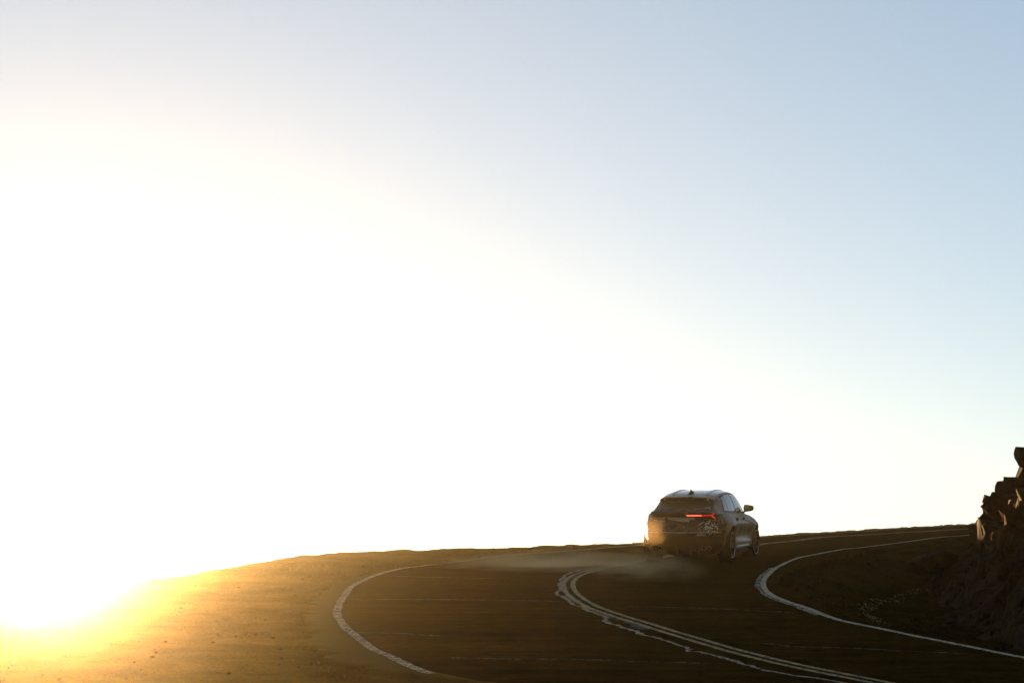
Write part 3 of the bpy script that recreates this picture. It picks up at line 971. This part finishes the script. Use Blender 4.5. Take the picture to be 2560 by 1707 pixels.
for s in (-1, 1):
    secs = [[(s*0.50+dx*1.0, -1.893, 1.425+dz) for dx, dz in ((-0.022, -0.02), (0.022, -0.02), (0.022, 0.02), (-0.022, 0.02))],
            [(s*0.50+dx*0.9, -1.905+0.05, 1.425+dz) for dx, dz in ((-0.022, -0.02), (0.022, -0.02), (0.022, 0.02), (-0.022, 0.02))]]
    loft('spoiler_mount', secs, M_SATIN)
# shark fin aerial
fin = [[(w*0.5*q, y, z) for q, y, z in ((-1, yb, zb), (1, yb, zb), (1, yt, zt), (-1, yt, zt))] for w, yb, zb, yt, zt in
       ((0.09, -1.40, 1.545, -1.18, 1.575), (0.085, -1.40, 1.575, -1.20, 1.60), (0.03, -1.37, 1.605, -1.24, 1.615), (0.010, -1.36, 1.66, -1.33, 1.665))]
loft('roof_aerial', fin, M_BLACK)

# ducktail lip, tail panel, lamps, stripes
def rear_panel(name, x0, x1, zb, zt, mat, thick=0.006, nx=40, nz=4, tz=None):
    g = []
    for x in np.linspace(x0, x1, nx):
        row = []
        for z in np.linspace(zb, zt, nz):
            row.append((x, float(rear_y(np.array(x), np.array(z))), z))
        g.append(row)
    return panel(name, g, mat, thick)
rear_panel('tail_panel', -0.86, 0.86, 1.045, 1.112, M_BLACK, 0.005)
rear_panel('tailgate_lip', -0.74, 0.74, 1.118, 1.150, M_WRAP, 0.022)
rear_panel('bumper_seam', -0.86, 0.86, 0.690, 0.700, M_PRINT, 0.004)
rear_panel('tailgate_seam', -0.62, 0.62, 0.925, 0.933, M_BLACK, 0.004)
rear_panel('bumper_crease', -0.88, 0.88, 0.590, 0.612, M_BLACK, 0.02)

def rear_bar(name, pts, w, mat, thick=0.012, parent=None):
    """a bar of width w along a polyline (x, z) on the tail"""
    p = np.array(pts, float)
    c = spline(p, 16) if len(p) > 2 else np.stack([np.linspace(p[0, 0], p[1, 0], 12), np.linspace(p[0, 1], p[1, 1], 12)], 1)
    nn = normals2(c)
    g = []
    for q, m_ in zip(c, nn):
        row = []
        for s in (-0.5, 0, 0.5):
            a = q + m_*w*s
            row.append((a[0], float(rear_y(np.array(a[0]), np.array(a[1]))), a[1]))
        g.append(row)
    return panel(name, g, mat, thick, parent)
for s, on in ((1, True), (-1, False)):
    lamp = rear_bar('tail_light', [(s*0.02+s*0.0+s*0.06, 1.078), (s*0.40, 1.078)] if False else [(s*0.13, 1.078), (s*0.47, 1.078)], 0.026, M_LAMP if on else M_LAMPOFF, 0.014)
    lamp['label'] = 'glowing red and pink tail light bar' if on else 'unlit dark tail light bar'
    rear_bar('lamp_arm', [(s*0.49, 1.078), (s*0.675, 1.078)], 0.014, M_LAMP2 if on else M_LAMPOFF, 0.014, lamp)
    rear_bar('lamp_arm', [(s*0.672, 1.080), (s*0.715, 1.110)], 0.014, M_LAMP2 if on else M_LAMPOFF, 0.014, lamp)
    rear_bar('lamp_arm', [(s*0.672, 1.076), (s*0.745, 1.005)], 0.014, M_LAMP2 if on else M_LAMPOFF, 0.014, lamp)
    rear_panel('lamp_lens', *sorted((s*0.725, s*0.80)), 1.055, 1.10, M_LAMPOFF, 0.012, 6)

# printed stripes of the wrap: a band of slanting hatch, and smaller hatch low on the right
def hatch(x0, n, step, top, bots, lean, w, mat, name='printed_stripes'):
    v, f = [], []
    for i in range(n):
        zt = top; zb = bots(i)
        xt = x0 + i*step
        xb = xt + (zt-zb)*lean
        for k_ in range(4):
            a = k_/3
            xx = xt*(1-a)+xb*a; z = zt*(1-a)+zb*a
            for dx in (-w/2, w/2):
                v.append((xx+dx, float(rear_y(np.array(xx+dx), np.array(z)))-0.004, z))
        b0 = i*8
        for k_ in range(3):
            f.append((b0+k_*2, b0+k_*2+1, b0+k_*2+3, b0+k_*2+2))
    o = mesh(name, v, f, mat, car, smooth=False)
    o['kind'] = 'stuff'
    return o
hatch(-0.30, 24, 0.0255, 1.030, lambda i: 0.985 - 0.005*i if i < 10 else (0.930 if i < 18 else 0.975 - 0.0*i), 0.45, 0.0125, M_PRINT)
hatch(-0.52, 6, 0.026, 1.030, lambda i: 0.995, 0.45, 0.008, M_PRINT)
hatch(0.40, 9, 0.022, 0.655, lambda i: 0.635-0.002*i, -1.6, 0.010, M_PRINT)
rear_panel('lamp_reflection', -0.735, -0.675, 0.995, 1.030, M_WHITE_MARKS, 0.008, 4)  # whitish reflection on the left lamp, drawn as a pale square
for pts in ([(-0.66, 0.905), (-0.64, 0.955), (-0.55, 0.955), (-0.56, 0.925), (-0.63, 0.925)], [(-0.52, 0.925), (-0.50, 0.955), (-0.45, 0.935), (-0.47, 0.905)], [(-0.46, 0.955), (-0.38, 0.950)],
            [(0.57, 0.935), (0.64, 0.935), (0.61, 0.87)], [(0.40, 0.86), (0.46, 0.90), (0.53, 0.93)]):
    rear_bar('print_mark', pts, 0.014, M_PRINT, 0.003)
def loop_mark(cx, cz, rx_, rz_, n_=14, a0=0.3, a1=5.6):
    return [(cx+rx_*math.cos(a), cz+rz_*math.sin(a)) for a in np.linspace(a0, a1, n_)]
g = []
for a in np.linspace(0, 1, 14):
    x_ = 0.50+0.12*a; y_ = -2.165-0.03*math.cos(a*5)
    row = []
    for dy in (-0.012, 0.012):
        yy_ = y_+dy
        z_ = base_z(yy_) + np.interp(abs(x_)/belt_w(yy_), QXs[::-1], QZs[::-1])*(roof_z(yy_)-base_z(yy_))
        row.append((x_, yy_, z_+0.003))
    g.append(row)
panel('window_sticker', g, M_WHITE_MARKS, 0.004)

# pale round flecks printed over the right corner of the bumper
fl = random.Random(5)
v, f = [], []
for i in range(46):
    cx_, cz_ = fl.uniform(0.54, 0.80), fl.uniform(0.705, 0.90)
    if fl.random() < (cz_-0.70)*2.6: continue
    r_ = fl.uniform(0.007, 0.021)
    b0 = len(v)
    for a in range(9):
        an = a*2*math.pi/9
        rr_ = r_*fl.uniform(0.7, 1.15)
        xx, z = cx_+rr_*math.cos(an), cz_+rr_*math.sin(an)
        v.append((xx, float(rear_y(np.array(xx), np.array(z)))-0.004, z))
    f.append(tuple(range(b0, b0+9)))
fo = mesh('printed_flecks', v, f, M_PRINT, car, smooth=False); fo['kind'] = 'stuff'

# exhausts and diffuser fins
for s in (-1, 1):
    for q in (0, 1):
        bm = bmesh.new()
        bmesh.ops.create_cone(bm, cap_ends=False, segments=20, radius1=0.048, radius2=0.048, depth=0.22, matrix=Matrix.Translation((s*(0.50+0.115*q), -2.33, 0.345)) @ Matrix.Rotation(math.pi/2, 4, 'X'))
        bmesh.ops.solidify(bm, geom=bm.faces[:], thickness=0.006)
        me = bpy.data.meshes.new('exhaust_pipe'); bm.to_mesh(me); bm.free()
        link('exhaust_pipe', me, M_BLACK, car)
for xf in (-0.36, -0.12, 0.12, 0.36):
    loft('diffuser_fin', [[(xf-0.012, -2.42, 0.42), (xf+0.012, -2.42, 0.42), (xf+0.012, -1.95, 0.42), (xf-0.012, -1.95, 0.42)],
                          [(xf-0.012, -2.36, 0.235), (xf+0.012, -2.36, 0.235), (xf+0.012, -1.95, 0.195), (xf-0.012, -1.95, 0.195)]], M_BLACK)
loft('undertray', [[(xx, -2.28, 0.30), (xx, -2.25, 0.20 + 0.02*math.sin(xx*9)), (xx, 2.0, 0.19), (xx, 2.1, 0.30)] for xx in np.linspace(-0.62, 0.62, 15)], M_BLACK)

# side skirts: a satin blade, a bright strip below it and a polished lower rail
for s in (-1, 1):
    secs = []
    for y, o_, zt_, zb_ in ((-1.03, 0.0, 0.47, 0.37), (-0.86, 0.035, 0.53, 0.385), (-0.70, 0.055, 0.535, 0.40), (0.75, 0.055, 0.495, 0.395), (0.98, 0.02, 0.47, 0.385)):
        x_ = 0.925
        secs.append([(s*(x_-0.05), y, zt_+0.01), (s*(x_+o_*0.6), y, zt_), (s*(x_+o_+0.02), y, (zt_+zb_)/2), (s*(x_+o_+0.015), y, zb_), (s*(x_-0.05), y, zb_)])
    loft('side_skirt', secs, M_SATIN, sharp=20)
    for z0, z1, y0, y1, o_ in ((0.355, 0.375, -0.72, 0.82, 0.05), (0.325, 0.338, -1.0, 0.86, 0.045)):
        loft('bright_strip', [[(s*(0.915+o_), y, z0), (s*(0.915+o_+0.012), y, (z0+z1)/2), (s*(0.915+o_), y, z1), (s*0.87, y, z1), (s*0.87, y, z0)] for y in (y0, y0+0.2, y1-0.2, y1)], M_CHROME)
    loft('sill_rail', [[(s*(0.90+o_), y, zz_), (s*(0.945+o_), y, zz_+0.012), (s*(0.950+o_), y, zz_+0.045), (s*(0.90+o_), y, zz_+0.055)] for y, o_, zz_ in ((-0.98, 0.0, 0.20), (-0.80, 0.012, 0.185), (0.80, 0.012, 0.21))], M_CHROME)
    loft('sill_rail', [[(s*0.90, y, 0.215), (s*0.955, y, 0.215), (s*0.955, y, 0.275), (s*0.90, y, 0.275)] for y in (-1.03, -0.86)], M_CHROME)
    # arch trims
    for ya, a0, a1 in ((AXR, -12, 176), (AXF, 0, 192)):
        secs = []
        for a in np.linspace(R(a0), R(a1), 34):
            ca, sa = math.cos(a), math.sin(a)
            row = []
            for rr_, ox in ((ARCH-0.012, -0.02), (ARCH-0.010, 0.016), (ARCH+0.028, 0.022), (ARCH+0.062, 0.004), (ARCH+0.05, -0.02)):
                y = ya+rr_*ca; z = 0.40+rr_*sa
                zc_ = min(max(z, 0.26), float(z_top(y))-0.05)
                xb_ = max(float(side_x(np.array(y), np.array(zc_))), 0.90)
                row.append((s*(xb_+ox), y, z))
            secs.append(row)
        loft('wheel_arch', secs, M_WRAP if True else M_BLACK, sharp=50)
    # door shut lines, handles, crease
    def side_bar(name, pts, w, mat, thick=0.006):
        c = spline(np.array(pts, float), 30) if len(pts) > 2 else np.stack([np.linspace(pts[0][0], pts[1][0], 14), np.linspace(pts[0][1], pts[1][1], 14)], 1)
        nn = normals2(c)
        g = [[(s*float(side_x(np.array((q+m_*w*t)[0]), np.array((q+m_*w*t)[1]))), *(q+m_*w*t)) for t in (-0.5, 0, 0.5)] for q, m_ in zip(c, nn)]
        return panel(name, g, mat, thick)
    side_bar('door_seam', [(-0.30, 1.08), (-0.28, 0.75), (-0.22, 0.50)], 0.012, M_BLACK, 0.003)
    side_bar('door_seam', [(0.98, 1.04), (1.0, 0.75), (0.96, 0.50)], 0.012, M_BLACK, 0.003)
    side_bar('door_seam', [(-1.02, 1.09), (-0.98, 0.88), (-0.99, 0.62)], 0.012, M_BLACK, 0.003)
    side_bar('body_crease', [(-0.95, 0.945), (-0.2, 0.955), (0.6, 0.90), (1.02, 0.85)], 0.018, M_BLACK, 0.004)
    for kd, yh in ((1, -0.78), (0, 0.05)):
        secs = []
        for t in np.linspace(-1, 1, 9):
            w_ = math.sqrt(max(0.02, 1-t**4))
            y = yh+0.11*t; z = 0.975
            xs_ = float(side_x(np.array(y), np.array(z)))
            secs.append([(s*(xs_-0.01), y, z-0.030*w_), (s*(xs_+0.030*w_), y, z-0.022*w_), (s*(xs_+0.034*w_), y, z+0.018*w_), (s*(xs_-0.01), y, z+0.028*w_)])
        loft('door_handle', secs, M_BLACK, doors[s, kd])
    # mirror: housing on a stalk, with its glass facing back
    mx, my, mz = s*0.965, 0.70, 1.205
    secs = []
    for y, sc_ in ((-0.085, 0.90), (-0.06, 1.0), (0.0, 0.98), (0.06, 0.80), (0.10, 0.45)):
        ring = []
        for a in np.linspace(0, 2*math.pi, 20, endpoint=False):
            ca, sa = math.cos(a), math.sin(a)
            ex = math.copysign(abs(ca)**0.55, ca)*0.118*sc_
            ez = math.copysign(abs(sa)**0.55, sa)*0.078*sc_*(1.0 - 0.22*math.copysign(1, s)*ex/0.118*s)
            ring.append((mx+ex, my+y, mz+ez))
        secs.append(ring)
    mir = loft('wing_mirror', secs, M_BLACK, sharp=45)
    gl = []
    for a in np.linspace(-1, 1, 8):
        gl.append([(mx+a*0.092, my-0.088, mz+b_*0.055*(1-0.18*a*s)) for b_ in np.linspace(-1, 1, 6)])
    panel('mirror_glass', gl, simple('mirror_silver', (0.55, 0.5, 0.4), 0.08, metal=1.0) if s == 1 else M_CHROME, 0.003, mir)
    loft('mirror_stalk', [[(s*0.82, y, z) for y, z in ((0.70, 1.09), (0.78, 1.09), (0.78, 1.13), (0.70, 1.13))], [(s*0.93, y, z) for y, z in ((0.69, 1.135), (0.75, 1.135), (0.75, 1.16), (0.69, 1.16))]], M_BLACK, mir)

# wheels
def lathe(prof, n_=56):
    v, f = [], []
    m_ = len(prof)
    for i in range(n_):
        a = 2*math.pi*i/n_
        for (x_, r_) in prof: v.append((x_, r_*math.cos(a), r_*math.sin(a)))
    for i in range(n_):
        for j in range(m_-1):
            f.append((i*m_+j, ((i+1) % n_)*m_+j, ((i+1) % n_)*m_+j+1, i*m_+j+1))
    return v, f
TWD = 0.155
tyre_prof = [(-TWD+0.02, 0.285), (-TWD, 0.31), (-TWD-0.004, 0.345), (-TWD+0.012, 0.380), (-TWD+0.040, 0.393)] + \
    [q for gx_ in (-0.075, 0.0, 0.075) for q in ((gx_-0.010, 0.395), (gx_-0.007, 0.387), (gx_+0.007, 0.387), (gx_+0.010, 0.395))] + \
    [(TWD-0.040, 0.393), (TWD-0.012, 0.380), (TWD+0.004, 0.345), (TWD, 0.31), (TWD-0.02, 0.285)]
rim_prof = [(TWD-0.02, 0.288), (TWD-0.004, 0.284), (TWD-0.012, 0.268), (TWD-0.05, 0.258), (-0.10, 0.250), (-TWD+0.01, 0.285)]
tv, tf = lathe(tyre_prof); rv_, rf_ = lathe(rim_prof)
tyre_me = rim_me = spoke_me = lip_me = hub_me = None
for ya in (AXR, AXF):
    for s in (1, -1):
        if tyre_me is None:
            w = mesh('wheel', tv, tf, M_TYRE, car, sharp=35); tyre_me = w.data
            r_ob = mesh('rim', rv_, rf_, M_RIM, w, sharp=35); rim_me = r_ob.data
            lv, lf = lathe([(TWD-0.018, 0.290), (TWD+0.001, 0.287), (TWD-0.006, 0.272)])
            l_ob = mesh('rim_lip', lv, lf, M_LIP, w); lip_me = l_ob.data
            hv, hf = lathe([(0.02, 0.0), (0.115, 0.0), (0.115, 0.045), (0.09, 0.07), (0.0, 0.07)], 24)
            h_ob = mesh('wheel_hub', hv, hf, M_RIM, w, sharp=30); hub_me = h_ob.data
            dv_, df_ = lathe([(0.0, 0.06), (0.0, 0.205), (-0.03, 0.205), (-0.03, 0.06)], 40)
            d_ob = mesh('brake_disc', dv_, df_, M_RIM, w, sharp=30); disc_me = d_ob.data
            a_ = 0.0
            sv = []
            for rr_, wd, xo in ((0.05, 0.030, 0.105), (0.16, 0.022, 0.125), (0.262, 0.016, 0.135)):
                for dy_, dx_ in ((-wd, 0), (wd, 0), (wd*0.7, -0.04), (-wd*0.7, -0.04)):
                    sv.append((xo+dx_, dy_, rr_))
            sf = []
            for q in range(2):
                for j in range(4):
                    sf.append((q*4+j, q*4+(j+1) % 4, q*4+4+(j+1) % 4, q*4+4+j))
            spoke_me = bpy.data.meshes.new('spoke'); spoke_me.from_pydata(sv, [], sf); spoke_me.materials.append(M_RIM)
            kids = [r_ob, l_ob, h_ob, d_ob]
        else:
            w = link('wheel', tyre_me, None, car)
            kids = [link(nm, me_, None, w) for nm, me_ in (('rim', rim_me), ('rim_lip', lip_me), ('wheel_hub', hub_me), ('brake_disc', disc_me))]
        for q in range(10):
            so = link('spoke', spoke_me, None, w)
            so.rotation_euler = (2*math.pi*q/10 + (0.12 if q % 2 else -0.12), 0, 0)
        w.location = (s*0.842, ya, WR)
        w.rotation_euler = (0.3*ya, 0, (0 if s == 1 else math.pi) + (R(-3) if ya > 0 else 0))

# ------------------------------------------------------------------ dust kicked up behind the car
def dust(name, centre_, size, dens, seed, label, stretch=(1, 1, 1), thr=0.46, rot=0.0, g_=0.45):
    bm = bmesh.new()
    bmesh.ops.create_icosphere(bm, subdivisions=3, radius=1.0)
    me = bpy.data.meshes.new(name); bm.to_mesh(me); bm.free()
    m = bpy.data.materials.new('dust_'+str(seed)); m.use_nodes = True
    nt = m.node_tree; nt.nodes.clear()
    out = node(nt, 'ShaderNodeOutputMaterial')
    pv = node(nt, 'ShaderNodeVolumePrincipled')
    pv.inputs['Color'].default_value = (0.97, 0.70, 0.36, 1)
    pv.inputs['Anisotropy'].default_value = g_
    nt.links.new(pv.outputs[0], out.inputs['Volume'])
    tc = node(nt, 'ShaderNodeTexCoord')
    ln = node(nt, 'ShaderNodeVectorMath', operation='LENGTH')
    nt.links.new(tc.outputs['Object'], ln.inputs[0])
    fall = ramp(nt, ln.outputs['Value'], [(0.0, (1, 1, 1)), (0.5, (0.33, 0.33, 0.33)), (0.95, (0, 0, 0))], 'EASE')
    mp = node(nt, 'ShaderNodeMapping'); mp.inputs['Location'].default_value = (seed*3.7, seed*1.3, 0); mp.inputs['Scale'].default_value = stretch
    nt.links.new(tc.outputs['Object'], mp.inputs['Vector'])
    nz = noise(nt, mp.outputs[0], 2.4, 5, 0.62)
    nf = ramp(nt, nz, [(thr-0.1, (0, 0, 0)), (thr+0.2, (1, 1, 1))])
    mu = node(nt, 'ShaderNodeMath', operation='MULTIPLY'); nt.links.new(fall, mu.inputs[0]); nt.links.new(nf, mu.inputs[1])
    m2 = node(nt, 'ShaderNodeMath', operation='MULTIPLY'); nt.links.new(mu.outputs[0], m2.inputs[0]); m2.inputs[1].default_value = dens
    nt.links.new(m2.outputs[0], pv.inputs['Density'])
    o = link(name, me, m, None, centre_)
    o.scale = size
    o.rotation_euler = (SLOPE, 0, rot)
    return tag(o, label, kind='stuff')

def over_road(px, py, up):
    x_, y_ = gp(px, py)
    return (x_, y_, K*y_ + up)
dust('dust_cloud', over_road(1400, 1417, 0.0), (3.0, 4.2, 0.42), 1.15, 1, 'drifting pale dust left behind the car over the outer lane', (0.9, 0.9, 0.9))
dust('dust_cloud', over_road(1610, 1436, 0.06), (1.5, 4.5, 0.50), 0.30, 2, 'low dust swirling on the road just behind the car')
dust('dust_cloud', over_road(1624, 1412, 0.74), (0.70, 0.7, 0.42), 0.36, 3, 'golden sunlit dust against the left of the rear bumper', (0.8, 0.8, 1.2), 0.40)

# ------------------------------------------------------------------ haze added to stand in for the low sun's lens glare
zs = 30.0
bm = bmesh.new(); bmesh.ops.create_cube(bm, size=1.0)
for v in bm.verts:
    v.co = Vector((v.co.x*128 + 9, v.co.y*176 + 63, v.co.z*44 - 8.4))
me = bpy.data.meshes.new('haze'); bm.to_mesh(me); bm.free()
m = bpy.data.materials.new('haze'); m.use_nodes = True
nt = m.node_tree; nt.nodes.clear()
out = node(nt, 'ShaderNodeOutputMaterial'); pv = node(nt, 'ShaderNodeVolumePrincipled')
nt.links.new(pv.outputs[0], out.inputs['Volume'])
pv.inputs['Density'].default_value = 0.00021
pv.inputs['Anisotropy'].default_value = 0.975
pv.inputs['Color'].default_value = (1.0, 0.84, 0.52, 1)
tag(link('haze', me, m), 'thin haze added to give the veiling glare of the low sun', kind='stuff')
